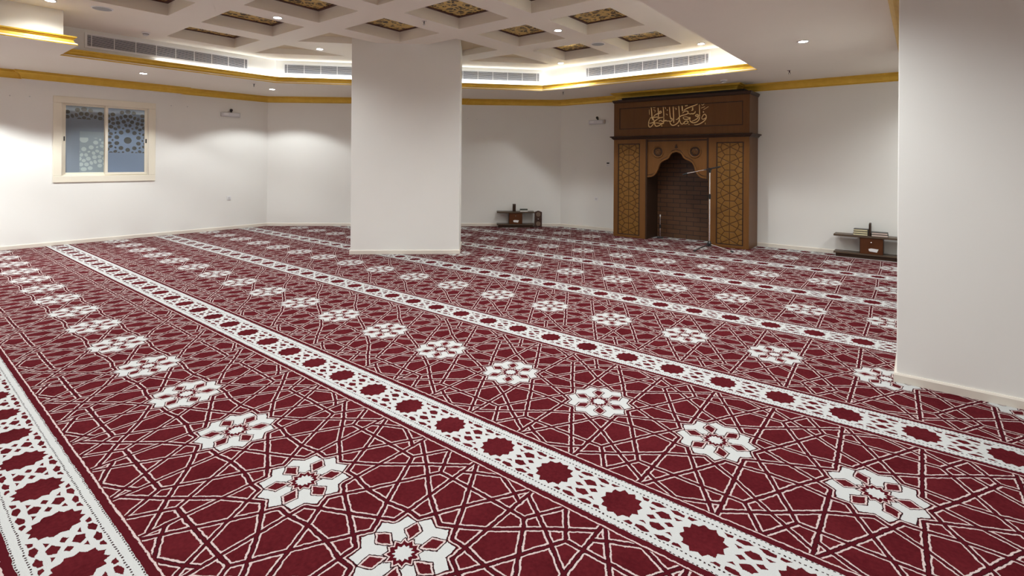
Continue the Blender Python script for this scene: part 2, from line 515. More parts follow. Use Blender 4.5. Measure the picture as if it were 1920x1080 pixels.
# crown mouldings, painted gold
CP = [(0, -.13), (.012, -.13), (.012, -.115), (.028, -.108), (.032, -.085), (.048, -.055), (.075, -.035), (.092, -.030), (.092, -.016), (.112, -.014), (.112, 0), (0, 0)]
J = .09
dch = (Vector(CA)-Vector(CB)).normalized(); nch = Vector((-dch.y, dch.x))   # along corner wall / into the room
def cpt(s_, off=0): q = Vector(CB) + dch*s_ + nch*off; return (q.x, q.y)
struct(MB().sweep([(XR, YQ), (-2.66, YQ), (-2.66, 9.86), (-5.02, 9.86), (-5.02, YQ), CB, cpt(2.25), cpt(2.25, .05), cpt(3.9, .05), cpt(3.9), CA, (XL, 3.98), (XL+J, 3.98), (XL+J, 1.62), (XL, 1.62), (XL, YB), (XR, YB)], CP, closed=True, zc=H).build("trim_1", M_GOLD))
bk = MB()                                         # the boxed-out steps behind the crown
bk.box(XL-.02, XL+J, 1.62, 3.98, H-.129, H+.01); bk.box(-5.02, -2.66, 9.86, YQ+.02, H-.129, H+.01)
bk.prism([cpt(2.25, -.02), cpt(3.9, -.02), cpt(3.9, .05), cpt(2.25, .05)], H-.129, H+.01)
struct(bk.build("trim_4", M_WALL))
TP = [(-.001, .001), (.004, .006), (.004, .016), (-.006, .020), (-.008, .028), (-.026, .044), (-.034, .066), (-.032, .084), (-.018, .090), (-.018, .098), (-.004, .104), (-.002, .118), (-.02, .122), (-.055, .122), (-.055, .031), (-.03, .031), (-.03, .001)]
struct(MB().sweep(TR, TP, closed=True, zc=H).build("trim_2", M_GOLD))
# baseboards
BP = [(-.02, 0), (.014, 0), (.014, .055), (.008, .068), (-.02, .068)]
struct(MB().sweep([(XL, YB), (XR, YB)], BP).build("baseboard_rear", M_BASE))
struct(MB().sweep([(XR, YB), (XR, YQ)], BP).build("baseboard_right", M_BASE))
struct(MB().sweep([(XR, YQ), (-2.35, YQ)], BP).build("baseboard_front", M_BASE))
struct(MB().sweep([(-4.96, YQ), CB], BP).build("baseboard_front", M_BASE))
struct(MB().sweep([CB, CA], BP).build("baseboard_corner", M_BASE))
struct(MB().sweep([CA, (XL, YB)], BP).build("baseboard_left", M_BASE))

# ---------------------------------------------------------------- window in the left wall
wd = struct(empty("window_1", (XL, 2.78, 1.85))); 
def ring(m, x0, x1, ya, yb, za, zb, t):
    m.box(x0, x1, ya, yb, zb-t, zb); m.box(x0, x1, ya, yb, za, za+t); m.box(x0, x1, ya, ya+t, za+t, zb-t); m.box(x0, x1, yb-t, yb, za+t, zb-t)
    return m
ring(MB(), XL-.02, XL+.022, 2.02, 3.54, 1.09, 2.60, .115).build("casing", M_CREAMF, wd, bevel=.006)
ring(MB(), XL-.10, XL-.02, 2.135, 3.425, 1.195, 2.505, .03).build("frame", M_CREAMF, wd, bevel=.003)
for (ya, yb, x0, py) in ((2.155, 2.79, XL-.085, 2.455), (2.75, 3.41, XL-.045, 3.10)):
    sx = x0 + .035
    s_ = ring(MB(), x0, sx, ya, yb, 1.215, 2.495, .045).build("sash", M_CREAMF, wd, bevel=.004)
    g = MB().box(-.004, .004, ya+.04-py, yb-.04-py, 1.255-1.86, 2.455-1.86).build("pane", M_FILM if py > 2.8 else M_FILML, s_)
    g.location = ((x0+sx)/2, py, 1.86); g.matrix_parent_inverse = Matrix()
    side = ya+.022 if py < 2.8 else yb-.022
    MB().box(sx, sx+.008, side-.011, side+.011, 1.82, 1.90).build("latch", M_BLACK, s_, bevel=.003)
# outside the window: a passage wall and ground
struct(MB().box(-14.4, -14.3, -1, 8, -.3, 3.6).build("wall_outside", mat("outside_render", (.22, .2, .17), .9)))
struct(MB().box(-14.3, -11.9, -1, 8, -.3, -.2).build("ground_outside", mat("outside_paving", (.12, .12, .12), .9)))

# ================================================================ COLUMNS
cfa, cfb = Vector((-7.19, 4.87)), Vector((-5.90, 6.04)); cd = (cfb-cfa).normalized(); cn = Vector((-cd.y, cd.x))
cw = (cfb-cfa).length; cc = (cfa+cfb)/2
col = empty("column", (cc.x, cc.y, 0), 0, "wide plain white square column standing in the middle of the carpet", "column")
poly = [cfa, cfb, cfb+cn*.85, cfa+cn*.85]
MB().prism([tuple(p) for p in poly], 0, HC, M=None).build("shaft", M_WALL, col, bevel=.006)
MB().sweep([tuple(p) for p in reversed(poly)], BP, closed=True).build("baseboard", M_BASE, col)
pier = empty("column", (1.4, 4.46, 0), 0, "large near white pier cut off by the right edge of the photo", "column")
MB().box(-.13, XR-.3, 4.46, 8.2, 0, H).build("shaft", M_WALL, pier, bevel=.006)
pp = [(-.13, 4.46), (-.13, 8.2), (XR-.3, 8.2), (XR-.3, 4.46)]
MB().sweep(pp, [(-.01, 0), (.016, 0), (.016, .05), (.009, .062), (-.01, .062)], closed=True).build("baseboard", M_BASE, pier)
MB().sweep(pp, CP, closed=True, zc=H).build("crown_moulding", M_GOLD, pier)

# ================================================================ CEILING FITTINGS
lab = {(1,2): "gold openwork coffer panel cut off by the top edge, leftmost", (0,3): "narrow sliver of gold openwork coffer panel above the left end of the long vent",
       (1,3): "gold openwork coffer panel just left of the brightest left downlight", (2,3): "gold openwork coffer panel at the top edge above the column's left side",
       (2,4): "gold openwork coffer panel directly in front of the column's top", (3,4): "gold openwork coffer panel at the top edge above the column's right side",
       (3,5): "gold openwork coffer panel just left of the bright downlight right of the column", (4,5): "widest gold openwork coffer panel, upper right of the coffered ceiling",
       (3,6): "smallest openwork coffer panel right of the column, near the back trim", (4,6): "gold openwork coffer panel above the right-hand ceiling vent"}
for (i, j) in gold:
    x, y = CX[i], CYs[j]
    e = empty("ceiling_panel", (x+CW/2, y+CD/2, HC), 0, lab.get((i, j), "gold openwork coffer panel overhead, outside the photo, row %s column %s" % ("abcdefg"[j], "abcde"[i])), "ceiling panel", "gold openwork panels in the ceiling coffers")
    MB().prism([(x+.002, y+.002), (x+CW-.002, y+.002), (x+CW-.002, y+CD-.002), (x+.002, y+CD-.002)], HC-.018, HC-.001,
               holes=[[(x+.05, y+.05), (x+CW-.05, y+.05), (x+CW-.05, y+CD-.05), (x+.05, y+CD-.05)]]).build("border", mat("dark_red_border", (.07, .018, .010), .5) if not bpy.data.materials.get("dark_red_border") else bpy.data.materials["dark_red_border"], e)  # dark red-brown strip around the grille
    MB().box(x+.045, x+CW-.045, y+.045, y+CD-.045, HC-.010, HC-.0015).build("grille", M_FILI, e)

M_TAN = mat("tan_panel", (.60, .50, .34), .6)
for poly, l in zip(plain, ("plain tan triangular coffer panel left of the column nearest the left vent", "plain tan triangular coffer panel touching the column's left side",
                           "plain tan coffer panel touching the column's right side", "plain tan triangular coffer panel right of the column above the middle vent")):
    cx = sum(p[0] for p in poly)/len(poly); cy = sum(p[1] for p in poly)/len(poly)
    q = [(cx+(p[0]-cx)*.985, cy+(p[1]-cy)*.985) for p in poly]
    tag(MB().prism(q, HC-.075, HC-.001).build("ceiling_panel", M_TAN), l, "ceiling panel", "plain tan panels in the cut-off coffers")
def downlight(x, y, z, label, power, cone=126, blend=.25, col_=(.955, 1, 1)):
    e = empty("downlight", (x, y, z), 0, label, "ceiling light", "recessed ceiling downlights")
    MB().lathe([(.048, 0), (.062, -.001), (.066, -.006), (.060, -.010), (.048, -.006)], (x, y, z), 28).build("trim_ring", M_WHITE, e, smooth=True)
    MB().lathe([(.010, -.004), (.046, -.004), (.047, -.007), (.010, -.009)], (x, y, z), 24).build("lens", M_LENS, e)
    ld = bpy.data.lights.new("downlight_lamp", 'SPOT'); ld.energy = power; ld.spot_size = math.radians(cone); ld.spot_blend = blend
    ld.shadow_soft_size = .045; ld.color = col_
    lo = bpy.data.objects.new("downlight_lamp", ld); COL.objects.link(lo); lo.location = (x, y, z-.03)
    lo.parent = e; lo.matrix_parent_inverse = e.matrix_basis.inverted()
tray_l = [(-6.74, 3.42, "bright tray downlight beside the second gold coffer panel from the left"),
          (-8.05, 4.82, "downlight between plain coffers just left of the column's top"),
          (-4.12, 6.22, "brightest downlight right of the column, between two gold coffer panels"),
          (-2.76, 8.28, "downlight at the right end of the coffers above the right-hand vent"),
          (-5.43, 8.30, "small downlight just above the back gold trim right of the column"),
          (-8.22, 1.38, "downlight cut off by the top edge near the left corner"),
          (-5.43, 1.98, 0), (-4.12, 3.42, 0), (-2.7, 5.0, 0), (-6.74, .6, 0), (-4.12, .6, 0), (-2.7, 2.0, 0), (-5.43, -.8, 0), (-7.9, -1.2, 0), (-2.8, -1.2, 0)]
so_l = [(-10.30, 2.92, "soffit downlight above the window's right side on the left"),
        (-10.41, 5.18, "soffit downlight by the far left corner of the room"),
        (-1.11, 6.92, "lone downlight in the plain ceiling at the upper right"),
        (-10.30, .75, 0), (-10.30, -1.6, 0), (-1.0, 3.6, 0), (-1.0, .9, 0), (-1.0, -1.6, 0), (1.4, 2.6, 0), (.9, 9.3, 0), (1.6, -.6, 0)]  # unseen lamps; some on the right added to brighten pier and front wall
n_ = 0
for k, (x, y, l) in enumerate(tray_l):
    downlight(x, y, HT, l or "ceiling downlight overhead in the coffered tray, outside the photo", SPOT_W*(.45 if k == 5 else 1), 150, .75)
for k, (x, y, l) in enumerate(so_l):
    downlight(x, y, H, l or "unseen ceiling downlight in the plain soffit, outside the photo", SOFFIT_W*(2.15 if x > -2 and y > 3 else ((1.35 if y > 2 else 3.6) if x < -9 else 1)), 126 if x < -9 else 150, .25 if x < -9 else .8)

# cove strips: LED tape on the back of the gold trim, washing the tray faces
M_LENS2 = mat("led_tape", (.9, .9, .9), .4, emit=(.9, .95, 1), es=3)
def cove(a, b, wpm, label):
    a, b = Vector(a), Vector(b); L = (b-a).length; c = (a+b)/2; d = (b-a)/L
    n = Vector((d.y, -d.x))
    e = MB().prism([tuple(a - n*.004), tuple(b - n*.004), tuple(b + n*.004), tuple(a + n*.004)], H+.085, H+.099).build("led_strip", M_LENS2)
    tag(e, label, "light strip", "cove light strips behind the gold tray trim")
    ld = bpy.data.lights.new("cove_lamp", 'AREA'); ld.shape = 'RECTANGLE'; ld.size = L; ld.size_y = .015; ld.energy = wpm*L; ld.color = (.84, .93, 1)
    lo = bpy.data.objects.new("cove_lamp", ld); COL.objects.link(lo)
    X = Vector((d.x, d.y, 0)); Z = -Vector((n.x*.72, n.y*.72, .69)).normalized(); Y = Z.cross(X)
    p = Vector((c.x + n.x*.008, c.y + n.y*.008, H+.104))
    lo.matrix_world = Matrix(((X.x, Y.x, Z.x, p.x), (X.y, Y.y, Z.y, p.y), (X.z, Y.z, Z.z, p.z), (0, 0, 0, 1)))
LP = offset(TR, .064)
cove(LP[0], LP[1], COVE_W, "cool white light strip hidden behind the gold trim above the wooden niche")
cove(LP[1], LP[2], COVE_W, "cool white light strip hidden behind the gold trim passing behind the column")
cove((LP[2][0], 4.75), (LP[2][0], 3.8), COVE_W*.75, "bright cool light strip behind the gold trim under the left vent's right end")
cove((LP[2][0], 3.8), (LP[2][0], 2.9), COVE_W*.2, "added dim light strip behind the gold trim, fading the wash under the left vent")  # dim run added so the wash tapers off instead of ending abruptly
cove((LP[0][0], 3.5), (LP[0][0], 8.5), COVE_W*1.6, "cool white light strip hidden behind the right edge of the ceiling tray")

# ceiling vents
def vent(a, b, z0, z1, nd, label):
    a, b = Vector(a), Vector(b); L = (b-a).length; d = (b-a)/L; n = Vector((d.y, -d.x))   # n points into the face
    def ax(s_, z, c): q = a + d*s_ - n*c; return (q.x, q.y, z)
    c = (a+b)/2
    e = empty("air_vent", (c.x, c.y, (z0+z1)/2), 0, label, "air vent", "long linear vents in the ceiling tray")
    MB().prism([(-.03, z0-.03), (L+.03, z0-.03), (L+.03, z1+.03), (-.03, z1+.03)], .001, .012, holes=[[(0, z0), (L, z0), (L, z1), (0, z1)]], ax=ax).build("frame", M_WHITE, e, bevel=.002)
    MB().prism([(0, z0), (L, z0), (L, z1), (0, z1)], .001, .002, ax=ax).build("duct", M_VOID, e)
    m = MB(); k = 9
    for q in range(k):
        zc = z0 + (q+.5)*(z1-z0)/k
        m.prism([(0, zc-.0045), (L, zc-.0045), (L, zc+.0015), (0, zc+.0015)], .003, .011, ax=ax)
    m.build("louvre", M_GREY, e)
    m = MB()
    for q in range(nd):
        sx = .05 if q == 0 else (L-.05 if q == nd-1 else .05 + (L-.1)*q/(nd-1))
        m = MB().prism([(sx-.004, z0), (sx+.004, z0), (sx+.004, z1), (sx-.004, z1)], .003, .014, ax=ax)
        m.build("divider", M_WHITE, e)
fL = TF[2][0]
vent((fL, 4.33), (fL, 2.03), 3.17, 3.335, 9, "long white ceiling vent with slanted grey louvres on the left side")
t0, t1 = Vector(TF[1]), Vector(TF[2]); td = (t1-t0).normalized()
vent(t0+td*.10, t1-td*.16, 3.17, 3.335, 17, "long grey ceiling vent that passes behind the column")
vent((-2.79, TF[0][1]), (-5.12, TF[0][1]), 3.17, 3.335, 9, "grey louvred ceiling vent on the right above the wooden niche")

def sprinkler(x, y, z, label, big=False):
    e = empty("fire_sprinkler", (x, y, z), 0, label, "sprinkler", "fire sprinklers under the ceiling")
    MB().lathe([(.03, 0), (.034, -.003), (.028, -.008)], (x, y, z), 20).build("escutcheon", M_CHROME, e)
    MB().tube([(x, y, z-.008), (x, y, z-.035)], .008).tube([(x-.012, y, z-.035), (x-.012, y, z-.058)], .003).tube([(x+.012, y, z-.035), (x+.012, y, z-.058)], .003).build("body", M_BLACK, e)
    MB().lathe([(.018, -.058), (.020, -.061)], (x, y, z), 16).build("deflector", M_CHROME, e)
sprinkler(-5.30, 4.72, HT, "sprinkler hanging from the coffered ceiling above the column's right side")
sprinkler(-1.62, 8.95, H, "sprinkler on the plain ceiling right of the wooden niche")
sprinkler(-9.97, 4.61, H, "sprinkler on the soffit left of the far left corner downlight")
sprinkler(-5.79, 8.95, H, "sprinkler on the soffit above the wall lamp near the wooden niche")
def smoke(x, y, z, label):
    e = empty("smoke_detector", (x, y, z), 0, label, "smoke detector")
    MB().lathe([(.055, 0), (.056, -.012), (.05, -.018)], (x, y, z), 28).build("base", M_WHITE, e, smooth=False)
    MB().lathe([(.04, -.018), (.04, -.034), (.03, -.045), (.018, -.048)], (x, y, z), 28).build("chamber", M_GREYW, e)
    MB().lathe([(.0405, -.022), (.0405, -.029)], (x, y, z), 28).build("slot", M_BLACK, e)
smoke(-2.71, 9.32, H, "white smoke detector on the ceiling in front of the wooden niche")
smoke(-9.14, 2.62, HT, "round smoke detector on the ceiling above the left vent")
def speaker(x, y, z, label):
    e = empty("ceiling_speaker", (x, y, z), 0, label, "ceiling speaker")
    MB().lathe([(.085, 0), (.115, 0), (.113, -.006), (.10, -.008)], (x, y, z), 36).build("bezel", M_WHITE, e)
    MB().lathe([(.02, -.006), (.099, -.006), (.099, -.009), (.02, -.010)], (x, y, z), 36).build("grille", mat("speaker_mesh", (.35, .36, .38), .6), e)
speaker(-8.13, 1.86, HT, "round grey ceiling speaker at the upper left above the left trim")
speaker(-4.08, 7.32, HT, "round ceiling speaker between coffers at the right of the tray")

# ================================================================ WALL FITTINGS
def wall_frame(px, py, ang):   # local x along the wall, local -y into the room
    return Matrix.Translation((px, py, 0)) @ Matrix.Rotation(ang, 4, 'Z')
def emergency(M, z, label, bars):
    c = M @ Vector((0, 0, z))
    e = empty("emergency_light", c, 0, label, "emergency light", "emergency lights on the walls")
    MB().box(-.20, .20, -.06, 0, z-.05, z+.045, M).build("housing", M_GREYW, e, bevel=.012)
    MB().box(-.185, .165, -.075, -.058, z-.038, z+.034, M).build("diffuser", mat("diffuser", (.72, .72, .75), .25), e, bevel=.008)
    MB().box(-.15, -.06, -.0775, -.0745, z-.02, z+.025, M).build("sticker", M_WHITE, e)
    m = MB().box(.0, .03, -.035, -.005, z+.045, z+.08, M)
    m.build("bracket", M_BLACK, e)
    MB().ball(M @ Vector((.01, -.04, z+.095)), .030).build("knob", M_BLACK, e, smooth=True)
emergency(wall_frame(XL, 4.93, math.pi/2), 2.49, "grey emergency light with black knob high on the left wall", True)
emergency(wall_frame(-5.68, YQ, 0), 2.41, "small grey emergency light with black knob left of the wooden niche", True)
def plate(name, M, z, w_, h_, label, cat, kids):
    c = M @ Vector((0, 0, z)); e = empty(name, c, 0, label, cat)
    MB().box(-w_/2, w_/2, -.009, 0, z-h_/2, z+h_/2, M).build("plate", M_WHITE, e, bevel=.003)
    for nm, x0, x1, za, zb, mt in kids:
        MB().box(x0, x1, -.013, -.008, z+za, z+zb, M).build(nm, mt, e, bevel=.0015)
plate("wall_socket", wall_frame(XL, 4.92, math.pi/2), .68, .085, .085, "white wall socket low on the left wall", "socket", [("cover", -.024, .024, -.024, .024, M_GREYW)])
plate("wall_socket", wall_frame(-5.70, YQ, 0), .69, .085, .085, "white wall socket left of the wooden niche", "socket", [("cover", -.024, .024, -.024, .024, M_GREYW)])
plate("thermostat", wall_frame(-5.41, YQ, 0), 1.47, .09, .115, "white thermostat with dark display beside the wooden niche", "thermostat",
      [("display", -.03, .03, .008, .04, M_BLACK), ("button", -.03, .03, -.04, -.018, M_GREYW)])
for k, (M, z, l) in enumerate([(wall_frame(XL, 1.48, math.pi/2), 2.54, "leftmost tiny screw plug above the window"), (wall_frame(XL, 1.72, math.pi/2), 2.548, "tiny screw plug above the window's upper left corner"),
        (wall_frame(XL, 3.81, math.pi/2), 2.584, "tiny screw plug just right of the window"), (wall_frame(XL, 4.10, math.pi/2), 2.589, "tiny screw plug between the window and the emergency light"),
        (wall_frame(-8.30, 8.76, math.atan2(-dch.y, -dch.x)), 2.515, "tiny screw plug on the back wall nearest the column"), (wall_frame(-8.14, 8.90, math.atan2(-dch.y, -dch.x)), 2.495, "tiny screw plug on the back wall, right one of the pair")]):
    m = MB().box(-.009, .009, -.012, 0, z-.009, z+.009, M)
    tag(m.build("wall_plug", M_GREYW, bevel=.003), l, "screw plug", "screw plugs in the walls")

# ================================================================ MIHRAB (wooden prayer niche)
FY = 9.60
X0, X1 = -4.965, -2.355; NX0, NX1 = -4.268, -3.052; ZM = 2.03; ZT = 2.72
mi = empty("prayer_niche", ((X0+X1)/2, FY, 0), 0, "tall carved walnut prayer niche with gold Arabic calligraphy and brick recess", "prayer niche")
G = .003
# side piers of the niche: frame around a carved panel
for nm, a, b in (("left", X0, NX0), ("right", NX1, X1)):
    MB().box(a, b, FY+.05, YQ-G, 0, ZM).build("side_cabinet", M_WOOD, mi)
    pa, pb = (-4.868, -4.395) if nm == "left" else (-2.915, -2.448)
    MB().prism([(a, 0), (b, 0), (b, ZM), (a, ZM)], FY, FY+.05, holes=[[(pa, .05), (pb, .05), (pb, 1.89), (pa, 1.89)]], ax=lambda p, q, c: (p, c, q)).build("pilaster_frame", M_WOODF, mi, bevel=.006)
    MB().prism([(pa-.002, .048), (pb+.002, .048), (pb+.002, 1.892), (pa-.002, 1.892)], FY+.006, FY+.016, holes=[[(pa+.02, .07), (pb-.02, .07), (pb-.02, 1.87), (pa+.02, 1.87)]], ax=lambda p, q, c: (p, c, q)).build("bead", M_WOODD, mi)
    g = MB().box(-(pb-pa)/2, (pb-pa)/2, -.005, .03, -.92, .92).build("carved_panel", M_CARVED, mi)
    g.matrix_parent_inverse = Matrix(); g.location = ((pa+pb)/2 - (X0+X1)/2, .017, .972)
# niche interior
MB().box(NX0, NX1, YQ-.05, YQ-G, 0, ZM).build("brick_back", M_BRICK, mi)
MB().box(NX0, NX0+.02, FY+.06, YQ-.05, 0, ZM).build("recess_side", M_WOODD, mi)
MB().box(NX1-.02, NX1, FY+.06, YQ-.05, 0, ZM).build("recess_side", M_WOODD, mi)
# arch board
half = [(-3.661, 1.718), (-3.584, 1.697), (-3.540, 1.650), (-3.520, 1.600), (-3.478, 1.572), (-3.400, 1.545), (-3.345, 1.500), (-3.318, 1.430), (-3.300, 1.370), (-3.262, 1.300), (-3.215, 1.250), (-3.150, 1.226), (-3.083, 1.222), (NX1, 1.222)]
def smooth(p, it=2):
    for _ in range(it):
        q = [p[0]]
        for a, b in zip(p, p[1:]): q += [(a[0]*.75+b[0]*.25, a[1]*.75+b[1]*.25), (a[0]*.25+b[0]*.75, a[1]*.25+b[1]*.75)]
        p = q + [p[-1]]
    return p
half = smooth(half[1:], 2); half = [(-3.661, 1.722)] + half
mir = [(-7.32-x, z) for x, z in half[1:]]
arch = list(reversed(mir)) + half            # left to right
arch = [(max(NX0, min(NX1, x)), z) for x, z in arch]
bd = arch + [(NX1, ZM), (NX0, ZM)]
axz = lambda p, q, c: (p, c, q)
MB().prism(bd, FY+.02, FY+.055, ax=axz).build("arch_board", M_WOODF, mi)
def band(path, w_, y0, y1, name, mt, par):
    m = MB(); n = len(path)
    N = []
    for i in range(n):
        a = Vector(path[max(i-1, 0)]); b = Vector(path[min(i+1, n-1)]); d = (b-a).normalized(); N.append(Vector((-d.y, d.x)))
    q = [(p[0], p[1]) for p in path] + [(path[i][0]+N[i].x*w_, path[i][1]+N[i].y*w_) for i in range(n-1, -1, -1)]
    for i in range(n-1):
        m.prism([path[i], path[i+1], (path[i+1][0]+N[i+1].x*w_, path[i+1][1]+N[i+1].y*w_), (path[i][0]+N[i].x*w_, path[i][1]+N[i].y*w_)], y0, y1, ax=axz)
    return m.build(name, mt, par)
band(arch, .032, FY+.006, FY+.021, "arch_moulding", M_WOODF, mi)
band([(x, z+.045) for x, z in arch if NX0+.02 < x < NX1-.02], .008, FY+.013, FY+.0215, "arch_bead", M_WOODD, mi)
MB().prism([(-3.69, 1.80), (-3.661, 1.79), (-3.632, 1.80), (-3.650, 1.835), (-3.661, 1.87), (-3.672, 1.835)], FY+.010, FY+.021, ax=axz).build("finial", M_WOODD, mi)
for a in (NX0, NX1-.03):
    MB().box(a, a+.03, FY-.004, FY+.05, 0 if a < -4 else 1.2, 1.97).build("edge_strip", M_WOODD, mi)
for cx in (-4.022, -3.306):
    Mx = Matrix.Translation((cx, FY+.02, 1.722)) @ Matrix.Rotation(math.pi/2, 4, 'X')
    r = MB().lathe([(.122, 0), (.122, .008), (.108, .018), (.094, .010), (.088, .003), (.085, 0)], None, 40, Mx).build("rosette", M_WOODF, mi, smooth=True)
    MB().lathe([(.086, 0), (.086, .010), (.072, .012), (.066, .006)], None, 40, Mx).build("ring", M_WOODD, r)
    MB().lathe([(.064, .002), (.058, .012), (.03, .016), (.01, .017)], None, 32, Mx).build("boss", M_WOOD, r, smooth=True)
    for k in range(8):
        a = k*math.pi/4
        MB().tube([Mx @ Vector((.02*math.cos(a), .02*math.sin(a), .017)), Mx @ Vector((.058*math.cos(a+.5), .058*math.sin(a+.5), .014))], .004, 6).build("petal", M_WOODD, r)
MB().box(NX0+.03, NX1-.03, FY+.012, FY+.055, 1.925, 1.95).build("arch_bead", M_WOODD, mi)
# cornice between
CPm = [(-.30, 0), (.010, 0), (.016, .012), (.030, .020), (.040, .040), (.062, .048), (.062, .062), (.05, .068), (-.30, .068)]
MB().sweep([(X0, YQ-G), (X0, FY), (X1, FY), (X1, YQ-G)][::-1], [(-.20, 0)]+CPm[1:-1]+[(-.20, .068)], zc=1.975).build("cornice", M_WOODD, mi)
MB().box(X0+.21, X1-.21, FY+.1, YQ-G, 1.98, 2.04).build("head_beam", M_WOODD, mi)
# upper frieze
MB().box(X0, X1, FY+.03, YQ-G, 2.043, ZT).build("frieze_box", M_WOOD, mi)
MB().prism([(X0, 2.043), (X1, 2.043), (X1, ZT), (X0, ZT)], FY, FY+.03, holes=[[(-4.845, 2.185), (-2.465, 2.185), (-2.465, 2.612), (-4.845, 2.612)]], ax=axz).build("frieze_frame", M_WOOD, mi, bevel=.004)
MB().prism([(-4.847, 2.183), (-2.463, 2.183), (-2.463, 2.614), (-4.847, 2.614)], FY+.012, FY+.02, holes=[[(-4.83, 2.20), (-2.48, 2.20), (-2.48, 2.597), (-4.83, 2.597)]], ax=axz).build("bead", M_WOODD, mi)
MB().box(-4.835, -2.475, FY+.016, FY+.031, 2.19, 2.607).build("frieze_panel", M_WOOD, mi)
MB().sweep([(X0, YQ-G), (X0, FY), (X1, FY), (X1, YQ-G)][::-1], [(-.25, 0), (.004, 0), (.02, .02), (.03, .05), (.03, .06), (-.25, .06)], zc=ZT).build("top_cornice", M_WOODD, mi)
MB().box(X0+.15, X1-.1, FY+.05, YQ-G, ZT+.02, ZT+.108).build("top_cornice", M_DARK, mi)
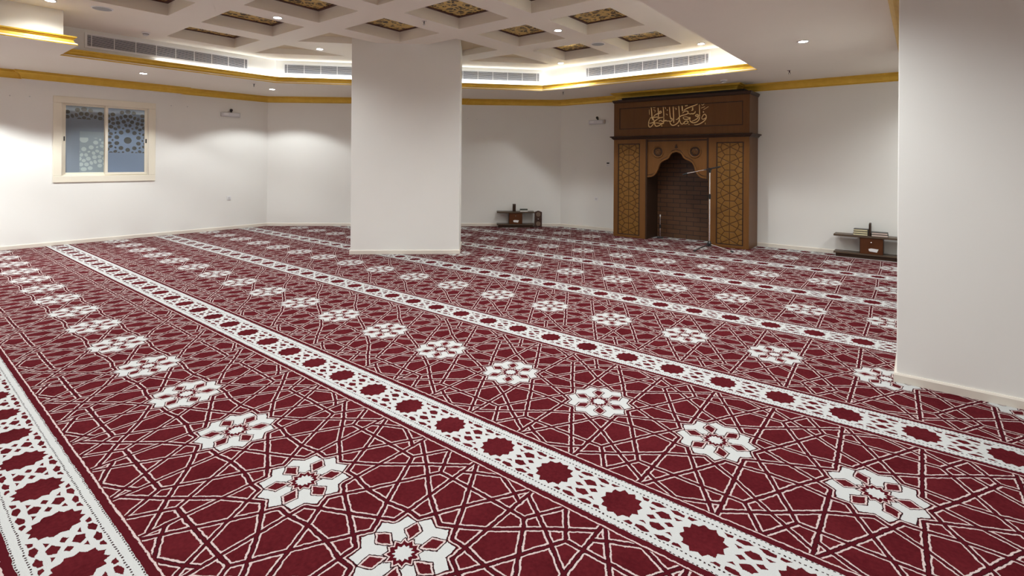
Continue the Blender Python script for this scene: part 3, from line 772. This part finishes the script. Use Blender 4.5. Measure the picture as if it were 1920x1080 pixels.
# calligraphy
STROKES = [('s', [(-3.226, 2.593), (-3.222, 2.51), (-3.22, 2.424), (-3.217, 2.345), (-3.235, 2.302), (-3.277, 2.268), (-3.328, 2.256), (-3.378, 2.273), (-3.404, 2.31), (-3.393, 2.346)]), ('s', [(-3.182, 2.336), (-3.171, 2.371), (-3.136, 2.416), (-3.101, 2.389), (-3.097, 2.339), (-3.136, 2.323), (-3.164, 2.314), (-3.182, 2.336)]), ('s', [(-3.097, 2.367), (-3.104, 2.318), (-3.135, 2.284), (-3.192, 2.243), (-3.27, 2.218), (-3.32, 2.223)]), ('s', [(-3.3, 2.392), (-3.278, 2.413), (-3.25, 2.407), (-3.239, 2.375), (-3.256, 2.339), (-3.306, 2.306), (-3.364, 2.287)]), ('s', [(-3.3, 2.392), (-3.278, 2.376), (-3.242, 2.375)]), ('s', [(-3.258, 2.602), (-3.323, 2.577), (-3.395, 2.557), (-3.468, 2.532), (-3.519, 2.498)]), ('s', [(-3.541, 2.448), (-3.504, 2.483), (-3.46, 2.488), (-3.431, 2.471), (-3.438, 2.435), (-3.489, 2.416), (-3.563, 2.405), (-3.608, 2.371), (-3.637, 2.335), (-3.667, 2.337)]), ('s', [(-3.438, 2.443), (-3.387, 2.422), (-3.365, 2.435), (-3.343, 2.42), (-3.325, 2.437), (-3.307, 2.436), (-3.299, 2.475)]), ('s', [(-3.358, 2.533), (-3.337, 2.502), (-3.373, 2.49)]), ('s', [(-3.613, 2.588), (-3.605, 2.481), (-3.596, 2.363), (-3.607, 2.297), (-3.644, 2.255), (-3.704, 2.224), (-3.75, 2.229), (-3.777, 2.268), (-3.785, 2.313)]), ('s', [(-3.549, 2.588), (-3.545, 2.529), (-3.541, 2.485)]), ('s', [(-3.722, 2.584), (-3.714, 2.45), (-3.708, 2.272)]), ('s', [(-3.794, 2.581), (-3.786, 2.469), (-3.774, 2.372), (-3.743, 2.348), (-3.735, 2.325), (-3.758, 2.304), (-3.812, 2.314), (-3.858, 2.316)]), ('s', [(-3.774, 2.349), (-3.751, 2.363), (-3.728, 2.34)]), ('s', [(-3.526, 2.374), (-3.467, 2.379), (-3.423, 2.358), (-3.386, 2.36), (-3.415, 2.332), (-3.466, 2.328), (-3.518, 2.337), (-3.529, 2.371)]), ('s', [(-3.596, 2.334), (-3.581, 2.274), (-3.554, 2.236), (-3.517, 2.257), (-3.488, 2.299), (-3.444, 2.297), (-3.426, 2.275), (-3.451, 2.25), (-3.495, 2.241), (-3.525, 2.264)]), ('s', [(-3.918, 2.589), (-3.905, 2.46), (-3.904, 2.31), (-3.916, 2.273), (-3.943, 2.259)]), ('s', [(-4.024, 2.58), (-4.015, 2.489), (-4.013, 2.406)]), ('s', [(-4.163, 2.596), (-4.15, 2.473), (-4.145, 2.389), (-4.125, 2.343)]), ('s', [(-4.117, 2.403), (-4.086, 2.443), (-4.031, 2.467), (-3.968, 2.471), (-3.949, 2.496), (-3.976, 2.517), (-3.999, 2.496), (-3.984, 2.472)]), ('s', [(-4.185, 2.391), (-4.109, 2.395), (-4.046, 2.404), (-3.983, 2.382), (-3.917, 2.393)]), ('s', [(-3.983, 2.382), (-4.046, 2.354), (-4.093, 2.319), (-4.141, 2.29), (-4.197, 2.285)]), ('s', [(-4.077, 2.288), (-4.021, 2.285), (-3.966, 2.268), (-3.904, 2.28)]), ('s', [(-3.904, 2.273), (-3.951, 2.26), (-4.005, 2.228), (-4.06, 2.219), (-4.084, 2.25), (-4.093, 2.296), (-4.109, 2.35), (-4.125, 2.388)]), ('s', [(-4.093, 2.326), (-4.109, 2.281), (-4.14, 2.237), (-4.18, 2.208), (-4.208, 2.217), (-4.217, 2.271), (-4.209, 2.331), (-4.181, 2.384)]), ('s', [(-4.006, 2.315), (-3.959, 2.339), (-3.935, 2.304), (-3.912, 2.318)]), ('s', [(-3.897, 2.318), (-3.866, 2.331), (-3.827, 2.307)]), ('t', [(-3.118, 2.254), (-3.115, 2.219)]), ('t', [(-3.06, 2.543), (-3.151, 2.492)]), ('t', [(-3.123, 2.547), (-3.194, 2.523)]), ('t', [(-3.187, 2.594), (-3.166, 2.571), (-3.138, 2.598)]), ('t', [(-4.127, 2.594), (-4.095, 2.577), (-4.079, 2.595)]), ('t', [(-4.203, 2.56), (-4.198, 2.453)]), ('t', [(-4.119, 2.548), (-4.071, 2.53), (-4.094, 2.493)]), ('t', [(-3.867, 2.451), (-3.828, 2.441), (-3.843, 2.42)]), ('t', [(-3.692, 2.56), (-3.646, 2.535), (-3.676, 2.522)]), ('t', [(-3.883, 2.586), (-3.867, 2.548)]), ('d', [(-3.152, 2.45)]), ('d', [(-3.418, 2.234)]), ('d', [(-3.946, 2.226)]), ('d', [(-3.483, 2.584)]), ('d', [(-3.457, 2.587)]), ('d', [(-3.836, 2.524)]), ('d', [(-3.881, 2.317)]), ('d', [(-3.618, 2.213)]), ('d', [(-3.351, 2.539)])]
ltr = MB()
for k, pts in STROKES:
    if k == 'd':
        x, z = pts[0]; Mx = Matrix.Translation((x, FY+.014, z)) @ Matrix.Rotation(math.pi/2, 4, 'X')
        ltr.lathe([(.013, -.004), (.013, .014), (.009, .018)], None, 4, Mx)
    else:
        p = smooth(pts, 2); n = len(p); W_ = .0105 if k == 's' else .0055
        rr = [W_*(.55+.45*math.sin(math.pi*(i+.6)/(n+.2))) for i in range(n)]
        ltr.tube([(x, FY+.004, z) for x, z in p], rr, 8)
ltr.build("calligraphy", M_LETTER, mi, smooth=True)['label'] = "gold Arabic calligraphy on the frieze"

# ================================================================ MICROPHONE STANDS
ms = empty("microphone_stand", (-2.90, 9.20, 0), 0, "tall chrome boom microphone stand on a black tripod before the niche", "microphone stand")
bx, by = -2.90, 9.20
MB().lathe([(.028, .055), (.036, .06), (.036, .11), (.022, .14), (.018, .15)], (bx, by, 0), 20).build("hub", M_BLACK, ms)
for (fx, fy) in ((-3.02, 8.80), (-2.50, 9.14), (-3.05, 9.53)):
    l = MB().tube([(bx, by, .095), (fx, fy, .018)], .0095).build("leg", M_BLACK if fx < -2.9 else M_CHROME, ms)
    d = Vector((fx-bx, fy-by, 0)).normalized()
    MB().tube([(fx-d.x*.03, fy-d.y*.03, .020), (fx+d.x*.02, fy+d.y*.02, .013)], .013).build("foot", M_BLACK, l)
MB().tube([(bx, by, .12), (bx, by, .93)], .0125).build("lower_pole", M_CHROME, ms)
MB().tube([(bx, by, .88), (bx, by, .895), (bx, by, .955), (bx, by, .97)], [.014, .022, .022, .013]).build("clutch", M_BLACK, ms)
MB().tube([(bx, by, .95), (bx, by, 1.37)], .0095).build("upper_pole", M_CHROME, ms)
MB().tube([(bx, by, 1.34), (bx, by, 1.41)], [.02, .026]).tube([(bx, by-.04, 1.405), (bx, by+.04, 1.405)], .022).build("boom_joint", M_BLACK, ms)
MB().tube([(-3.27, 9.06, 1.322), (-2.89, 9.2, 1.41)], .0075).build("boom", M_CHROME, ms)
MB().tube([(-3.00, 9.165, 1.386), (-2.74, 9.255, 1.448)], [.012, .014]).build("boom_grip", M_BLACK, ms)
MB().tube([(-3.32, 9.04, 1.298), (-3.25, 9.068, 1.326)], [.012, .015]).build("clip", M_BLACK, ms)
m2 = empty("microphone_stand", (-4.106, 9.95, 0), 0, "short chrome microphone stand inside the brick recess of the niche", "microphone stand")
MB().lathe([(.06, .004), (.065, .008), (.06, .018), (.015, .024)], (-4.106, 9.95, 0), 24).build("base", M_BLACK, m2)
MB().tube([(-4.106, 9.95, .02), (-4.106, 9.95, .21)], .011).build("lower_pole", M_CHROME, m2)
MB().tube([(-4.106, 9.95, .20), (-4.106, 9.95, .27)], .018).build("clutch", M_BLACK, m2)
MB().tube([(-4.106, 9.95, .26), (-4.106, 9.95, .44)], .0085).build("upper_pole", M_CHROME, m2)
MB().tube([(-4.106, 9.95, .43), (-4.106, 9.95, .47)], .012).build("tip", M_GREYW, m2)

# ================================================================ LOW BOOK SHELVES
def shelf(M, w_, label, knobx=0):
    c = M @ Vector((0, 0, 0)); e = empty("book_shelf", c, 0, label, "shelf", "low wooden book shelves against the walls")
    MB().box(-w_/2, w_/2, -.13, .13, .335, .365, M).build("top_board", M_SHELF, e, bevel=.003)
    MB().box(-w_/2, w_/2, -.12, .13, .055, .080, M).build("bottom_board", M_SHELF, e, bevel=.003)
    MB().box(-w_/2+.03, w_/2-.03, -.10, .12, 0, .055, M).build("plinth", M_WOODD, e)
    MB().box(-.155, .155, -.10, .13, .080, .335, M).build("cabinet", M_WOODD, e)
    d = MB().box(-.145, .15, -.118, -.10, .083, .332, M).build("door", M_DOOR, e, bevel=.003)
    MB().ball(M @ Vector((0, -.128, .268)), .012).build("knob", M_CHROME, d, smooth=True)
    MB().prism([(-.05+knobx, .135), (-.04+knobx, .128), (.055+knobx, .118), (.075+knobx, .168), (-.02+knobx, .176), (-.055+knobx, .165)], -.1225, -.1185, ax=lambda p, q, c2: tuple(M @ Vector((p, c2, q)))).build("sticker", M_WHITE, d)
    return e
SR = Matrix.Translation((-.62, 10.04, 0))
shelf(SR, 1.02, "low wooden book shelf by the right pier, white sticker on its door", .02)
SLc = Vector(CB) + dch*1.07 + nch*.15
SL = Matrix.Translation((SLc.x, SLc.y, 0)) @ Matrix.Rotation(math.atan2(-dch.y, -dch.x), 4, 'Z')
shelf(SL, .86, "low wooden book shelf in the back corner right of the column")
COVERS = [mat("book_cover_dark", (.03, .028, .022), .4), mat("book_cover_green", (.05, .06, .04), .4)]
M_PAGE = mat("page_edges", (.72, .66, .42), .6); M_PAGE2 = mat("page_edges_rose", (.68, .55, .48), .6); M_PAGE3 = mat("page_edges_white", (.8, .78, .74), .6)
def book(M, x0, x1, y0, y1, z, t, page, cover, label, group):
    c = M @ Vector(((x0+x1)/2, (y0+y1)/2, z)); e = empty("book", c, 0, label, "book", group)
    MB().box(x0, x1, y0, y1, z+.0005, z+.0045, M).box(x0, x1, y0, y1, z+t-.0045, z+t-.0005, M).box(x0, x1, y1-.005, y1, z+.0045, z+t-.0045, M).build("cover", cover, e)
    MB().box(x0+.006, x1-.006, y0+.004, y1-.006, z+.005, z+t-.005, M).build("pages", page, e)
Mb = SR; T0 = .366
for k in range(3):
    book(Mb, -.245+.004*k, -.045, -.11, .05, T0+k*.034, .033, M_PAGE, COVERS[0],
         ["lowest", "middle", "topmost"][k] + " of the three stacked books on the left of the right-hand shelf", "books stacked on the right-hand shelf")
for k in range(2):
    book(Mb, .0, .215-.006*k, -.11, .05, T0+k*.034, .033, M_PAGE2, COVERS[0],
         ["lower", "upper"][k] + " of the two stacked books on the right of the right-hand shelf", "books stacked on the right-hand shelf")
def upright(M, x, t, d, z, h, label, tilt=0):
    c = M @ Vector((x, 0, z)); e = empty("book_stand", c, 0, label, "book stand", "folded wooden book stands")
    for s in (-1, 1):
        pts = [(-d/2, z), (-d/2+.03, z), (-d/2+.05, z+.03), (d/2-.05, z+.03), (d/2-.03, z), (d/2, z), (d/2, z+h-.03), (d/2-.03, z+h-.01), (0, z+h), (-d/2+.03, z+h-.01), (-d/2, z+h-.03)]
        MB().prism(pts, min(x+s*.0012, x+s*t/2), max(x+s*.0012, x+s*t/2), ax=lambda p, q, c2: tuple(M @ Vector((c2, p, q)))).build("leaf", M_WOODD, e, bevel=.002)
    return e
upright(SR, -.022, .026, .19, T0, .205, "thin dark book stand standing upright between the two book stacks on the right shelf")
# left shelf
book(SL, .10, .285, -.10, .05, T0, .030, M_PAGE3, M_PAGE3, "lower of the two books lying on the back corner shelf", "books on the back corner shelf")
book(SL, .105, .28, -.10, .04, T0+.031, .026, COVERS[1], COVERS[1], "green-grey upper book lying on the back corner shelf", "books on the back corner shelf")
e = upright(SL, -.03, .07, .10, T0, .17, "dark folded book stand upright on the back corner shelf")
# carved rehal on the floor
cr = empty("carved_book_stand", SL @ Vector((.525, -.05, 0)), 0, "carved dark wooden folding book stand on the floor beside the corner shelf", "book stand")
def rz(M, x0, x1, y0, y1):
    pts = [(x0, 0), (x0+.03, 0), (x0+.045, .025), (x1-.045, .025), (x1-.03, 0), (x1, 0), (x1, .355), (x1-.03, .365), ((x0+x1)/2+.03, .375), ((x0+x1)/2, .385), ((x0+x1)/2-.03, .375), (x0+.03, .365), (x0, .355)]
    return MB().prism(pts, y0, y1, ax=lambda p, q, c2: tuple(M @ Vector((p, c2, q))))
M_CARV2 = wood_mat("carved_rosewood", (.030, .014, .012), (.11, .06, .045), (1, 1, 1))
rz(SL, .44, .61, -.07, -.05).build("front_leaf", M_CARV2, cr, bevel=.002)
rz(SL, .44, .61, -.047, -.027).build("back_leaf", M_CARV2, cr, bevel=.002)
M_BRASSY = mat("worn_carving", (.20, .13, .09), .45)
for zc, r in ((.30, .05), (.085, .05)):
    Mx = SL @ Matrix.Translation((.525, -.070, zc)) @ Matrix.Rotation(math.pi/2, 4, 'X')
    f = MB().lathe([(.052, 0), (.052, .005), (.042, .008), (.036, .003)], None, 28, Mx).build("carved_rosette", M_BRASSY, cr)
    for k in range(6):
        a = k*math.pi/3
        MB().tube([Mx @ Vector((0, 0, .005)), Mx @ Vector((.034*math.cos(a), .034*math.sin(a), .006))], [.003, .007], 6).build("petal", M_BRASSY, f)
MB().box(.44, .61, -.0735, -.0695, .182, .197, SL).build("hinge_band", M_WOODD, cr)
MB().box(.51, .54, -.077, -.073, .186, .204, SL).build("clasp", M_CHROME, cr, bevel=.002)
